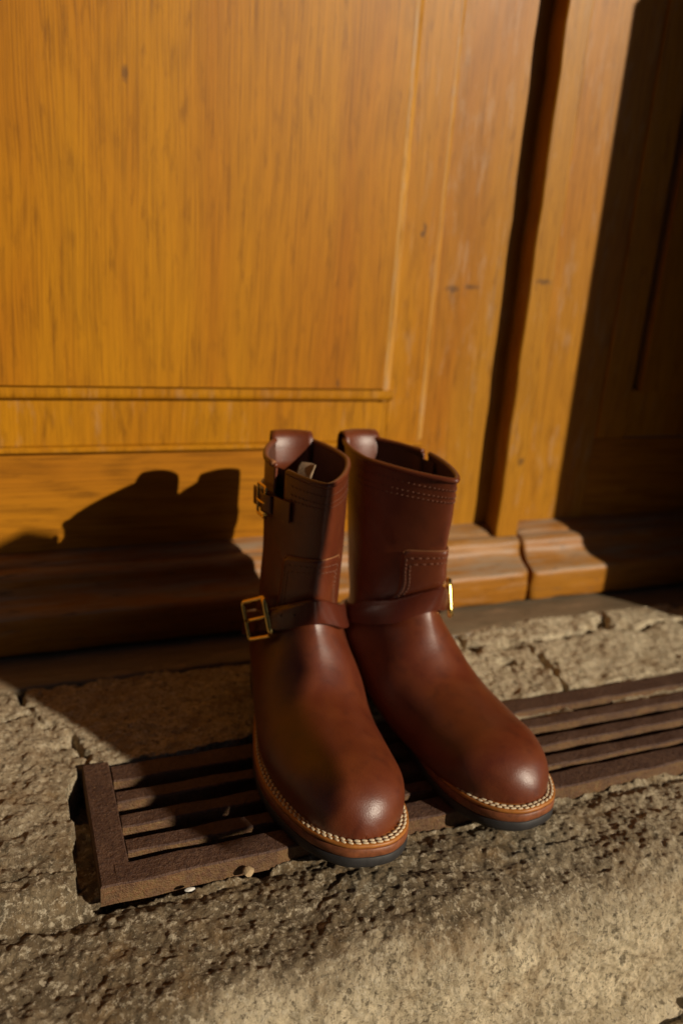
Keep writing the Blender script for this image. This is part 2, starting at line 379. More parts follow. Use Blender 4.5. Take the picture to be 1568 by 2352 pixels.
disp = .5 * fbm(xy, 13, 1, 2) + .20 * fbm(xy, 3.6, 5, 2, .6) + .11 * fbm(xy, 1.25, 9, 3, .75) + .085 * fbm(xy, .55, 17, 2, .85)
disp -= .05 * np.maximum(0, .35 - np.abs(vnoise(xy, 2.6, 13))) / .35 * smooth(-.2, .6, vnoise(xy, 7, 14)) + .06 * np.maximum(0, .3 - np.abs(vnoise(xy, 1.0, 15))) / .3
pit = vnoise(xy, 1.5, 21); disp -= .10 * smooth(.45, .9, pit) * (1 - smooth(0, 1, vnoise(xy, 9, 33)))
top = smooth(YN + RN - 1.5, YN + RN + 2, Yb)
flat = np.where(Yb > 64, .95, 1.0)
Zt = np.zeros_like(X)
# levels of the tread: worn lower along the front of the grate, left stone a little proud
front = 1 - smooth(47.5, 50, Yb)
Zt += -1.3 * front * (1 - .35 * smooth(16, 24, X)) + .25 * (1 - smooth(0, 5, X)) * (1 - front) - .15 - .5 * smooth(46.3, 48.0, Yb) * front
# slot for the grate, with an eaten-away left lip
wob = .5 * vnoise((Yb + 50, X * 0), 1.7, 41) + .3 * vnoise((Yb + 50, X * 0), .7, 42)
x_l = 4.3 - 1.45 * smooth(47.5, 49.5, Yb) * (1 - smooth(60, 63.2, Yb)) + wob * .55
y_f = 48.35 + .25 * vnoise((X + 90, Yb * 0), 1.5, 43) - .35 * smooth(20, 5, X); y_b = 63.9 + .3 * vnoise((X + 90, Yb * 0), 2.3, 44)
inside = (X > x_l) & (Yb > y_f) & (Yb < y_b)
Zs = np.where(inside, -4.2 + .5 * fbm(xy, 2.5, 51), 0.)
# rubble packed under the back rail at the right, with one hole left open
fill = inside & (Yb > 58.6) & (X > 38); hole = np.hypot((X - 57.6) / 3.1, (Yb - 60.4) / 2.0) < 1
Zs = np.where(fill & ~hole, -.40 + .25 * fbm(xy, 1.6, 61), Zs)
fill2 = inside & (Yb > 49.5) & (Yb < 57.5); Zs = np.where(fill2, np.maximum(Zs, -3.0 + .9 * fbm(xy, 3.2, 63)), Zs)
# left lip broken into a lower ledge beside the end bar
ledge = inside & (X < 4.6) & (Yb < 58.5); Zs = np.where(ledge, -1.9 + .5 * fbm(xy, 1.5, 65), Zs)
# cracks and joints between the stones
joints = [[(-44, 72.6), (-12, 72.0), (-4, 73.4), (.6, 73.3), (.95, 71.5), (2.2, 70.6), (4.2, 66.5), (4.6, 63.8)],
          [(.2, 79.4), (.3, 77.6), (.6, 73.3)],
          [(50.5, 79.4), (51.3, 75.4), (53.5, 74.8), (56.6, 74.5), (58.4, 71.8), (58.7, 69.8), (57.4, 66.8), (56.7, 64.0)],
          [(56.6, 74.5), (62, 75.4), (68, 75.0), (72.2, 76.0), (78, 74.6), (90, 75.5), (112, 75)], [(72.2, 76.0), (74, 79.4)],
          [(84, 75), (86, 64)]]
jx = X + .8 * vnoise(xy, 2.0, 71) + .35 * vnoise(xy, .8, 72); jy = Yb + .8 * vnoise(xy, 2.0, 73) + .35 * vnoise(xy, .8, 74)
jd = np.min([seg_dist(jx, jy, j) for j in joints], 0)
crack = (1 - smooth(.12, .75, jd)) * smooth(-.35, .25, vnoise(xy, 4.5, 75)) + .35 * (1 - smooth(.1, .5, jd))
for hx, hy, r in ((51.2, 74.9, 1.3), (56.4, 74.6, 1.5), (60, 74.4, .8), (72.5, 75.9, 1.4), (53.5, 70.8, .9), (1.6, 70.9, .7)):
    crack = np.maximum(crack, 1.3 * (1 - smooth(.35 * r, r, np.hypot((X - hx) / 1.3, Yb - hy) + .3 * vnoise(xy, .7, 76))))
Zs -= 1.15 * np.minimum(crack, 1.3) * (Yb > 63.5)
Zs -= .9 * np.minimum(crack, 1) * (Yb <= 63.5) * (X < 3)
PX = X; PY = Yb + NY * disp; PZ = Zb + NZ * disp * flat * np.where(inside, .2, 1.) + Zt + Zs
V = np.stack([PX, PY, PZ], -1).reshape(-1, 3); m_ = ns
# which stone each quad belongs to
cx = jx[:-1, :-1]; cy = jy[:-1, :-1]
left_y = np.interp(cx, [-44, -12, -4, .6, 2.2, 4.6], [72.6, 72, 73.4, 73.3, 70.6, 63.8])
lab = np.zeros(cx.shape, int)
back = (cy > 63.9) & (cx > 3.2) | (cy > left_y) & (cx <= 4.6)
lab[back & (cx <= .4)] = 1
xb = np.interp(cy, [64, 66.8, 69.8, 71.8, 74.5, 79], [56.7, 57.4, 58.7, 58.4, 56.6, 50.5])
lab[back & (cx > .4) & (cx < xb)] = 2
lab[back & (cx >= xb)] = 4
lab[back & (cx >= 85)] = 5
up_y = np.interp(cx, [50, 56.6, 62, 68, 72.2, 78, 90, 112], [80, 74.5, 75.4, 75, 76, 74.6, 75.5, 75]); lab[back & (cx >= xb) & (cy > up_y) & (cx < 73)] = 6
lab[back & (cy > up_y) & (cx >= 73)] = 7
quad = (np.arange(len(xs) - 1)[:, None] * m_ + np.arange(ns - 1)[None, :])
for k in range(8):
    q = quad[lab == k]
    if not len(q): continue
    F = np.stack([q, q + m_, q + m_ + 1, q + 1], 1); u, inv = np.unique(F, return_inverse=True)
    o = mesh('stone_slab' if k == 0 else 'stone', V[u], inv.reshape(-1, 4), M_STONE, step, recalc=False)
# pavement and mortar fillet at the foot of the step
Xp, Yp = np.meshgrid(np.arange(-44, 112, .8), np.r_[np.arange(24, 40.5, .4)], indexing='ij')
xyp = (Xp + 200, Yp + 200); Zp = -13.9 + .8 * smooth(34.3, 37.6, Yp) + .10 * fbm(xyp, 4, 81) + .06 * fbm(xyp, 1.2, 82)
cd = seg_dist(Xp + .5 * vnoise(xyp, 1.5, 83), Yp + .4 * vnoise(xyp, 1.3, 84), [(-44, 33), (30, 33.4), (41, 33.9), (47, 35.0), (52, 35.6), (112, 36)])
Zp -= .8 * (1 - smooth(.1, .6, cd)); Zp -= 1.6 * (1 - smooth(.6, 1.7, np.hypot((Xp - 51.5) / 1.5, Yp - 36.9) + .4 * vnoise(xyp, 1.0, 85)))
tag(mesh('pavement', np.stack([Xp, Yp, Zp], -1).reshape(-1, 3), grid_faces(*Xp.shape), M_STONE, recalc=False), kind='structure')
gx = np.linspace(-1, 1, 41); gx = np.sign(gx) * np.abs(gx) ** 3 * 6000
Xg, Yg = np.meshgrid(gx, np.r_[-6000, -2000, -600, -200, -60, 0, 24.2], indexing='ij')
tag(mesh('ground', np.stack([Xg, Yg, Xg * 0 - 14.3], -1).reshape(-1, 3), grid_faces(*Xg.shape), plain('street_setts', (.06, .052, .042), .9, scale=20), recalc=False), kind='structure')
# weathered plank under the doors
M_PLANK = wood('threshold_wood', True, base=(.20, .15, .095), red=(.16, .115, .07), dark=(.07, .05, .03), worn=.5, seed=8.0)
tx = np.arange(-44, 112, 1.5)
tp = [(78.75, -3), (78.45, -.5), (78.5, -.1), (78.8, .12), (81, .18), (84, .1), (88, .05), (93, .05), (99, 0), (99, -3)]
tag(prism_x('threshold', tp, tx, M_PLANK, jig=lambda x, y, z: (x, y + (.12 * math.sin(x * .7) + .1 * math.sin(x * 1.9) if y < 79 else 0), z + .05 * math.sin(x * .9 + y)), smooth=True), kind='structure')

# ---------------------------------------------------------------- doors (children are placed relative to the leaf's foot)
def leaf(name, ox, label):
    o = empty(name, (ox, 92.4, 0)); tag(o, label, 'door', 'leaves of the oak double door'); return o
YD = 92.4
def part_box(name, par, ox, x0, x1, y0, y1, z0, z1, mat, bev=.1):
    return box(name, x0 - ox, x1 - ox, y0 - YD, y1 - YD, z0, z1, mat, par, bev)
WB = [(4.2, 9.9), (0, 9.78), (-1.7, 9.25), (-2.15, 8.95), (-2.3, 8.7), (-3.1, 8.6), (-3.75, 8.3), (-4.05, 7.8), (-4.15, 7.1), (-4.6, 6.3), (-5.4, 5.65), (-6.4, 5.25), (-7.1, 5.0), (-7.45, 4.65), (-7.6, 4.1), (-7.62, 2.5), (-7.6, .95), (-7.5, .6), (-7.2, .45), (4.2, .45)]
def weatherboard(par, x0, x1, seed, round_lo=False, round_hi=False):
    xs_ = np.r_[x0, x0 + .12, x0 + .35, np.arange(x0 + .8, x1 - .8, .8), x1 - .35, x1 - .12, x1]
    def jig(x, y, z):
        w = .09 * math.sin(z * .9 + seed) + .07 * math.sin(z * 2.3 + 2 * seed) + .05 * y
        e = 0
        for on, d in ((round_lo, x - x0), (round_hi, x1 - x)):
            if on and d < .5: e = max(e, .35 * (1 - d / .5) ** 2)
        cy_, cz_ = -2.0, 4.5
        yy = y + (cy_ - y) * e * .12 + .03 * math.sin(x * .55 + z * 1.1 + seed); zz = z + (cz_ - z) * e * .10 + .05 * math.sin(x * .8 + y * 1.3 + seed)
        return (x + w * (math.exp(-(x - x0) / 1.5) * round_lo + math.exp(-(x1 - x) / 1.5) * round_hi), yy, zz)
    o = prism_x('weatherboard', WB, xs_, M_SILL, par, smooth=True, jig=jig)
    md = o.modifiers.new('edge_split', 'EDGE_SPLIT'); md.split_angle = math.radians(48)
    return o
ZT_ = 210
L0 = 20
ll = leaf('door_leaf', L0, 'sunlit golden oak door leaf behind the boots, with a tall raised panel and cover strip')
part_box('stile', ll, L0, 50.62, 66.3, 92.4, 96.8, 9.4, ZT_, M_STILE)
part_box('frame_board', ll, L0, 45.2, 50.4, 92.15, 96.8, 21.95, ZT_, M_FRAME, .06)
part_box('rail', ll, L0, -44, 45.17, 92.12, 96.8, 22.2, 29.2, M_FRAME, .12)
part_box('kick_board', ll, L0, -44, 50.58, 92.42, 96.8, 9.3, 21.9, M_KICK)
# raised panel: field with a splayed border, and applied beads on its foot and side
def raised_panel(par, ox, x0, x1, z0, z1, yf, yb, sp, mat, name='door_panel'):
    V = [(x0, yb, z0), (x1, yb, z0), (x1, yb, z1), (x0, yb, z1), (x0 + sp, yf, z0 + sp), (x1 - sp, yf, z0 + sp), (x1 - sp, yf, z1 - sp), (x0 + sp, yf, z1 - sp)]
    V = [(a - ox, b - YD, c) for a, b, c in V]
    return mesh(name, V, [(4, 5, 6, 7), (0, 1, 5, 4), (1, 2, 6, 5), (2, 3, 7, 6), (3, 0, 4, 7)], mat, par, smooth=False)
part_box('door_panel', ll, L0, -44, 44.05, 91.62, 96.8, 29.02, ZT_ - 12, M_PANEL, .06)
bead = [(.0, 0), (-.35, .0), (-.8, .12), (-1.02, .35), (-1.08, .7), (-1.08, 1.38), (0, 1.38)]
prism_x('bottom_moulding', [(y - .02, 27.5 + z) for y, z in bead], [-44 - L0, 45.45 - L0], M_FRAME, ll)
V = []
for zz in (27.52, ZT_ - 10):
    for d, y in ((-.03, -.76), (.45, -.77), (.62, -.7), (1.4, -.06), (1.45, 0), (-.03, 0)): V.append((44.07 + d - L0, y - .03, zz))
mesh('side_moulding', V, [(i, (i + 1) % 6, 6 + (i + 1) % 6, 6 + i) for i in range(6)] + [tuple(range(6))[::-1], tuple(range(6, 12))], M_WORN_LIT, ll, smooth=False)
V = []
for zz in (22.3, ZT_):
    for d, y in ((-.2, .05), (-.2, -.262), (.1, -.27), (.42, -.15), (.55, .0), (.55, .05)): V.append((50.15 + d - L0, y, zz))
mesh('side_bead', V, [(i, (i + 1) % 6, 6 + (i + 1) % 6, 6 + i) for i in range(6)] + [tuple(range(6))[::-1], tuple(range(6, 12))], M_WORN_LIT, ll, smooth=False)
prism_x('lower_bead', [(0.1, 21.42), (-.55, 21.44), (-.78, 21.6), (-.78, 21.9), (-.6, 22.1), (-.27, 22.18), (.1, 22.18)], [-44 - L0, 50.4 - L0], M_FRAME, ll)
weatherboard(ll, -44 - L0, 66.15 - L0, 1.0, False, True)
# cover strip that closes the gap between the leaves
def wav(x, y, z): return x + .07 * math.sin(z * .5) + .04 * math.sin(z * 1.7)
zs = np.r_[8.72, 9.0, np.arange(10, ZT_, 2.5)]; V = []; ol = [(62.45, .0), (62.45, -3.05), (62.62, -3.2), (65.8, -3.2), (66.0, -3.05), (66.0, 0)]
for z in zs:
    for x, y in ol: V.append((wav(x, y, z) - L0, y - .01, z))
mesh('cover_strip', V, [(i * 6 + j, i * 6 + (j + 1) % 6, i * 6 + 6 + (j + 1) % 6, i * 6 + 6 + j) for i in range(len(zs) - 1) for j in range(6)] + [tuple(range(6))[::-1], tuple((len(zs) - 1) * 6 + j for j in range(6))], M_STILE, ll, smooth=False)
# knots and an old nail hole
def knot(par, ox, x, y, z, r, mat, name='knot'):
    n = 12; V = [(x - ox, y - YD - .012, z)] + [(x - ox + r * (1 + .3 * math.sin(3 * a)) * math.cos(a), y - YD - .008, z + r * .6 * math.sin(a)) for a in np.linspace(0, 2 * math.pi, n, endpoint=False)]
    return mesh(name, V, [(0, i + 1, (i + 1) % n + 1) for i in range(n)], mat, par, smooth=False)
R0_ = 85
rl = leaf('door_leaf', R0_, 'oak door leaf at the right edge, mostly in deep shade')
part_box('stile', rl, R0_, 66.6, 79.5, 92.4, 96.8, 9.4, ZT_, M_STILE)
part_box('frame_board', rl, R0_, 79.6, 84.8, 92.15, 96.8, 21.95, ZT_, M_FRAME, .22)
part_box('rail', rl, R0_, 84.85, 130, 92.12, 96.8, 22.2, 29.2, M_FRAME, .12)
part_box('kick_board', rl, R0_, 79.55, 130, 92.42, 96.8, 9.3, 21.9, M_KICK)
part_box('door_panel', rl, R0_, 86.0, 130, 91.62, 96.8, 29.02, ZT_ - 12, M_PANEL, .06)
weatherboard(rl, 66.95 - R0_, 130 - R0_, 2.6, True, False)

# ---------------------------------------------------------------- doorway masonry (its corner throws the shadow on the right leaf)
M_WALL = plain('wall_stone', (.07, .06, .05), .9, var=.3, scale=25, bmp=.6)
jx0, jy0 = 106.9, 42.0
jamb = empty('doorway_wall', (jx0, jy0, -14)); tag(jamb, 'stone side of the doorway just right of the door, throwing its shadow', 'wall')
def jb(name, x0, x1, y0, y1, z0, z1, par, o): return box(name, x0 - o[0], x1 - o[0], y0 - o[1], y1 - o[1], z0 - o[2], z1 - o[2], M_WALL, par, .3)
o_ = (jx0, jy0, -14)
jb('base_block', jx0, 190, jy0, 97, -14.2, 103.5, jamb, o_)
V = []
for z, d in ((103.52, 0), (107.0, 3.2), (260, 3.2)):
    V += [(d, 0, z + 14), (83, 0, z + 14), (83, 55, z + 14), (d, 55, z + 14)]
mesh('upper_block', V, [(i * 4 + j, i * 4 + (j + 1) % 4, i * 4 + 4 + (j + 1) % 4, i * 4 + 4 + j) for i in range(2) for j in range(4)] + [(3, 2, 1, 0), (8, 9, 10, 11)], M_WALL, jamb, smooth=False)

# ---------------------------------------------------------------- iron grate let into the step
def rust_mat():
    m, nt, p = new_mat('rusty_iron'); v = coords(nt)
    a = noise(nt, v, 35, 5, .65); b = noise(nt, v, 260, 4, .7); sp = noise(nt, v, 900, 2, .5)
    c = mix(nt, ramp(nt, a, [(.35, 0.), (.65, 1.)]), (.068, .031, .019), (.115, .06, .037))
    c = mix(nt, ramp(nt, b, [(.46, 0.), (.64, .8)]), c, (.040, .019, .015))
    c = mix(nt, ramp(nt, sp, [(.64, 0.), (.72, .7)]), c, (.26, .155, .075))
    # dirt and ochre rust on the upright sides
    g = nt.nodes.new('ShaderNodeNewGeometry'); sx = nt.nodes.new('ShaderNodeSeparateXYZ'); nt.links.new(g.outputs['True Normal'], sx.inputs[0])
    side = ramp(nt, math_n(nt, 'ABSOLUTE', sx.outputs[2]), [(.3, 1.), (.6, 0.)])
    k = math_n(nt, 'MULTIPLY', side, ramp(nt, noise(nt, v, 60, 5, .7), [(.36, .25), (.6, 1.)]))
    c = mix(nt, k, c, mix(nt, ramp(nt, b, [(.4, 0.), (.6, 1.)]), (.18, .108, .042), (.18, .085, .036)))
    nt.links.new(c, p.inputs['Base Color']); p.inputs['Roughness'].default_value = .62; p.inputs['Specular IOR Level'].default_value = .4
    bump(nt, p, math_n(nt, 'ADD', b, math_n(nt, 'MULTIPLY', sp, .5)), .9, .0022)
    return m
M_RUST = rust_mat()
GX0, GX1 = 4.35, 108.0
gr = tag(empty('iron_grate', (GX0, 48.4, -1.6)), 'rusty iron grate of long bars let into the stone step under the boots', 'grate')
def gbar(name, x0, x1, y0, y1, z0, z1, mit=None, bow=0.):
    # a bar with worn, slightly uneven edges; mit cuts its left end at 45 degrees
    n = max(3, int((x1 - x0) / 1.2)); e = .12; ol = [(y0, z0), (y0, z1 - e), (y0 + e, z1), (y1 - e, z1), (y1, z1 - e), (y1, z0)]; V = []
    for k in range(n + 1):
        x = x0 + (x1 - x0) * k / n
        for y, z in ol:
            xx = x
            if mit and k == 0: xx = x0 + (y - y0) * mit if mit > 0 else x0 + (y1 - y) * -mit
            V.append((xx - GX0, y - 48.4 + .05 * math.sin(xx * .8 + y) + bow * math.sin(math.pi * k / n), z + 1.6 + .035 * math.sin(xx * 1.3 + y * 3)))
    F = [(i * 6 + j, i * 6 + (j + 1) % 6, i * 6 + 6 + (j + 1) % 6, i * 6 + 6 + j) for i in range(n) for j in range(6)] + [tuple(range(6))[::-1], tuple(n * 6 + j for j in range(6))]
    return mesh(name, V, F, M_RUST, gr, smooth=False)
gbar('front_bar', GX0, GX1, 48.4, 50.6, -1.7, 0, mit=1.0)
gbar('back_bar', 6.75, GX1, 60.6, 62.85, -1.7, -.04)
for y0, y1 in ((57.65, 59.15), (54.55, 56.1), (51.55, 53.1)): gbar('slat', 6.7, GX1, y0, y1, -1.9, -.06)
n = 14; V = []; e = .12
for k in range(n + 1):
    for x, z in ((GX0, -1.7), (GX0, -e), (GX0 + e, .0), (6.62 - e, .0), (6.62, -e), (6.62, -1.7)):
        y = 63.5 + (48.42 - 63.5) * k / n
        if k == n: y = 48.42 + (x - GX0) * .985 + .05
        V.append((x - GX0, y - 48.4, z + 1.6 + .02 * math.sin(y * 2 + x)))
mesh('end_bar', V, [(i * 6 + j, i * 6 + (j + 1) % 6, i * 6 + 6 + (j + 1) % 6, i * 6 + 6 + j) for i in range(n) for j in range(6)] + [tuple(range(6))[::-1], tuple(n * 6 + j for j in range(6))], M_RUST, gr, smooth=False)

# ---------------------------------------------------------------- two loose bits on the stone
def lump(name, x, y, z, rx, ry, rz_, mat, seed):
    bm = bmesh.new(); bmesh.ops.create_icosphere(bm, subdivisions=2, radius=1); r = np.random.default_rng(seed)
    for v in bm.verts: v.co = Vector((v.co.x * rx, v.co.y * ry, v.co.z * rz_)) * (1 + r.uniform(-.16, .16))
    V = [tuple(v.co) for v in bm.verts]; F = [[v.index for v in f.verts] for f in bm.faces]; bm.free()
    return mesh(name, V, F, mat, None, smooth=False, loc=(x, y, z))
tag(lump('pebble', 10.6, 47.45, -1.0, .42, .16, .14, plain('white_chip', (.62, .60, .55), .7), 3), 'tiny white chip lying along the front bar of the grate', 'pebble', 'loose bits of stone')
tag(lump('pebble', 15.1, 47.7, -.8, .45, .38, .36, plain('tan_chip', (.38, .27, .15), .9), 4), 'small tan lump of stone against the front bar beside the left boot', 'pebble', 'loose bits of stone')

# ---------------------------------------------------------------- the rest of the doorway and the street behind the camera
jb('lintel', -120, 106.88, jy0, 97, 232, 330, jamb, o_)
jb('left_block', -120, -60, jy0, 97, -14.2, 231.8, jamb, o_)
M_PLASTER = plain('street_plaster', (.20, .165, .125), .95, var=.15, scale=3, bmp=.2)
M_GLASS = plain('window_glass', (.02, .022, .025), .1, bmp=0)
M_ROOF = plain('roof_tiles', (.22, .09, .055), .85, var=.3, scale=8)
def house(x0, x1, y, h, dep, label):
    o = tag(empty('house', ((x0 + x1) / 2, y, -14)), label, 'house', 'houses across the narrow street'); cx_ = (x0 + x1) / 2
    box('wall', x0 - cx_, x1 - cx_, -dep, 0, 0, h, M_PLASTER, o, 0)
    V = [(x0 - cx_ - 30, 40, h), (x1 - cx_ + 30, 40, h), (x1 - cx_ + 30, -dep - 40, h), (x0 - cx_ - 30, -dep - 40, h), (x0 - cx_ - 30, -dep / 2, h + 260), (x1 - cx_ + 30, -dep / 2, h + 260)]
    mesh('roof', V, [(0, 1, 5, 4), (2, 3, 4, 5), (0, 4, 3), (1, 2, 5), (0, 3, 2, 1)], M_ROOF, o, smooth=False)
    for wz in np.arange(110, h - 150, 300):
        for wx in np.arange(x0 + 110, x1 - 150, 240):
            f = box('window', wx - cx_, wx - cx_ + 100, -4, 5, wz, wz + 150, M_MORTAR, o, 0); box('pane', wx - cx_ + 10, wx - cx_ + 90, 4, 6, wz + 10, wz + 140, M_GLASS, f, 0)
house(-1900, 235, -520, 1000, 800, 'tall plastered house across the street, left of the gap the sun shines through')
house(730, 2300, -520, 1000, 250, 'tall plastered house across the street, right of the gap the sun shines through')
# added unseen stand and dark cutout, shaped to cast the wide lower-left shadow
Yc = -20
def sun_pt(c, e): return (c - .65 * Yc, Yc, e - .525 * Yc)
M_IRON = plain('black_iron', (.02, .02, .02), .5)
stand = tag(empty('cutout_stand', (22, Yc, -14)), 'added thin black stand, out of view, holding the shadow cutout', 'cutout stand')
V, F = tube([(0, 0, 0), (0, 0, 45), (0, 0, 88)], 1.3, 12); mesh('pole', V, F, M_IRON, stand)
V, F = tube([(0, 0, 80.2), (26, 0, 80.5), (55, 0, 80.8)], .7, 10); mesh('arm', V, F, M_IRON, stand)
ol = [(46.0, 26.0), (49.8, 26.6), (52, 29.8), (55.3, 33.2), (58.7, 36.7), (61.8, 40.0), (63.8, 44.6), (64.2, 50), (64.5, 56), (64.2, 60.2), (61.0, 60.9), (58.3, 59.5), (55.0, 58.0), (49.0, 56.0), (49.7, 46), (50.3, 36), (50.2, 33.4), (47.8, 31.4), (46.0, 28.6)]
P_ = np.array([sun_pt(*p) for p in ol]); n = len(P_); V = np.concatenate([P_ + (0, .15, 0), P_ - (0, .15, 0)])
tag(mesh('shadow_cutout', V, [tuple(range(n)), tuple(range(n, 2 * n))[::-1]] + [(i, (i + 1) % n, n + (i + 1) % n, n + i) for i in range(n)], plain('dark_cutout', (.03, .03, .035), .9), smooth=False), 'added dark cutout, out of view, shaped to cast the lower-left shadow', 'cloth')
# ---------------------------------------------------------------- boots
NK = len(RINGS) - 1
def band_pts(tc, phis, hw, off, m=9, follow=1.0):
    # points of a strip of half width hw that follows the upper around the curve t = tc(phi)
    out = []
    tt = np.linspace(-4, 4, 161)
    for ph in phis:
        t0 = float(tc(ph)); ts = np.clip(t0 + tt, 0, NK); P = surf(ts, np.full(ts.shape, ph)); d = np.r_[0, np.cumsum(np.linalg.norm(np.diff(P, axis=0), axis=1))]
        d -= np.interp(t0, ts[np.r_[True, np.diff(ts) > 0]], d[np.r_[True, np.diff(ts) > 0]])
        k = np.r_[True, np.diff(d) > 1e-9]
        tj = np.interp(np.linspace(-hw, hw, m), d[k], ts[k])
        Q = surf(tj, np.full(m, ph)); N = surf_n(tj, np.full(m, ph))
        chord = Q[:1] + (Q[-1:] - Q[:1]) * np.linspace(0, 1, m)[:, None]
        dev = ((chord - Q) * N).sum(-1); Q = Q + N * np.maximum(dev, 0)[:, None] * (1 - follow + .95 * follow)
        out.append((Q, N))
    return np.array([o[0] for o in out]) + off * np.array([o[1] for o in out]), np.array([o[1] for o in out])
def sheet(G, N, th, closed=False):
    # a grid G (n, m, 3) thickened outwards by th, edges closed
    n, m = G.shape[:2]; Ed = np.ones((n, m, 1))
    top = G + N * th; V = np.concatenate([G.reshape(-1, 3), top.reshape(-1, 3)]); o = n * m
    F = grid_faces(n, m) + [tuple(reversed(f)) for f in grid_faces(n, m, off=o)]
    for j in range(m - 1):
        F.append((j, j + 1, o + j + 1, o + j)); F.append(((n - 1) * m + j + 1, (n - 1) * m + j, o + (n - 1) * m + j, o + (n - 1) * m + j + 1))
    for i in range(n - 1):
        F.append(((i + 1) * m, i * m, o + i * m, o + (i + 1) * m)); F.append((i * m + m - 1, (i + 1) * m + m - 1, o + (i + 1) * m + m - 1, o + i * m + m - 1))
    return V, F
def layers(outl, spec):
    # a stack of outlines: spec rows are (grow, function of v giving the height)
    rings = []
    for g, fz in spec:
        P = sole_outline(110, g) if outl is None else outl(g)
        rings.append(np.c_[P, fz(P[:, 1])])
    n = len(rings[0]); V = np.concatenate(rings); F = grid_faces(len(rings), n, True)
    c0 = len(V); V = np.concatenate([V, [rings[0].mean(0)], [rings[-1].mean(0)]])
    F += [(c0, (j + 1) % n, j) for j in range(n)] + [(c0 + 1, (len(rings) - 1) * n + j, (len(rings) - 1) * n + (j + 1) % n) for j in range(n)]
    return V, F

def stitch_shape():
    V = []; F = []; n, k = 6, 7
    for i in range(n + 1):
        a = math.pi * i / n; r = .12 * math.sin(a) ** .6 + .008
        for j in range(k):
            b = 2 * math.pi * j / k; V.append((-.25 * math.cos(a), r * math.cos(b) * 1.0, r * math.sin(b) * .55 + .015 * math.sin(a)))
    F = grid_faces(n + 1, k, True) + [tuple(range(k))[::-1], tuple(n * k + j for j in range(k))]
    return V, F
SV, SF = stitch_shape()
stitch_me = bpy.data.meshes.new('stitch'); stitch_me.from_pydata((np.array(SV) * S).tolist(), [], SF); stitch_me.polygons.foreach_set('use_smooth', [True] * len(SF)); stitch_me.materials.append(M_THREAD)

def buckle(par, c, ex, ey, en, w, h, r, to_xyz, wrap):
    # frame w wide (along ex) and h tall (along ey), lying off the surface along en
    def at(a, b, d=0.0): return np.asarray(c) + np.asarray(ex) * a + np.asarray(ey) * b + np.asarray(en) * (d - wrap * a * a)
    cor = .28; P = []
    for sx_, sy_, a0 in ((1, 1, 0), (-1, 1, 90), (-1, -1, 180), (1, -1, 270)):
        for q in np.linspace(0, 90, 5):
            t = math.radians(a0 + q); P.append(at(sx_ * (w / 2 - cor) + cor * math.cos(t), sy_ * (h / 2 - cor) + cor * math.sin(t)))
    # straight runs get a few extra points so that the frame follows the curve of the leg
    Q = []
    for a, b in zip(P, P[1:] + P[:1]):
        k = max(1, int(np.linalg.norm(b - a) / .4)); Q += [a + (b - a) * i / k for i in range(k)]
    V, F = tube(Q, r, 8, True); f = mesh('buckle', to_xyz(V), F, M_BRASS, par)
    V, F = tube([at(w / 2, y, .06) for y in np.linspace(-h / 2 - .02, h / 2 + .02, 6)], r * 1.35, 10); mesh('roller', to_xyz(V), F, M_BRASS, f)
    V, F = tube([at(-w / 2 + .1, 0, .12), at(-w / 6, 0, .26), at(w / 4, 0, .26), at(w / 2, 0, .22), at(w / 2 + .22, 0, .16)], [r * .8, r * .8, r * .75, r * .7, r * .45], 8); mesh('prong', to_xyz(V), F, M_BRASS, f)
    return f

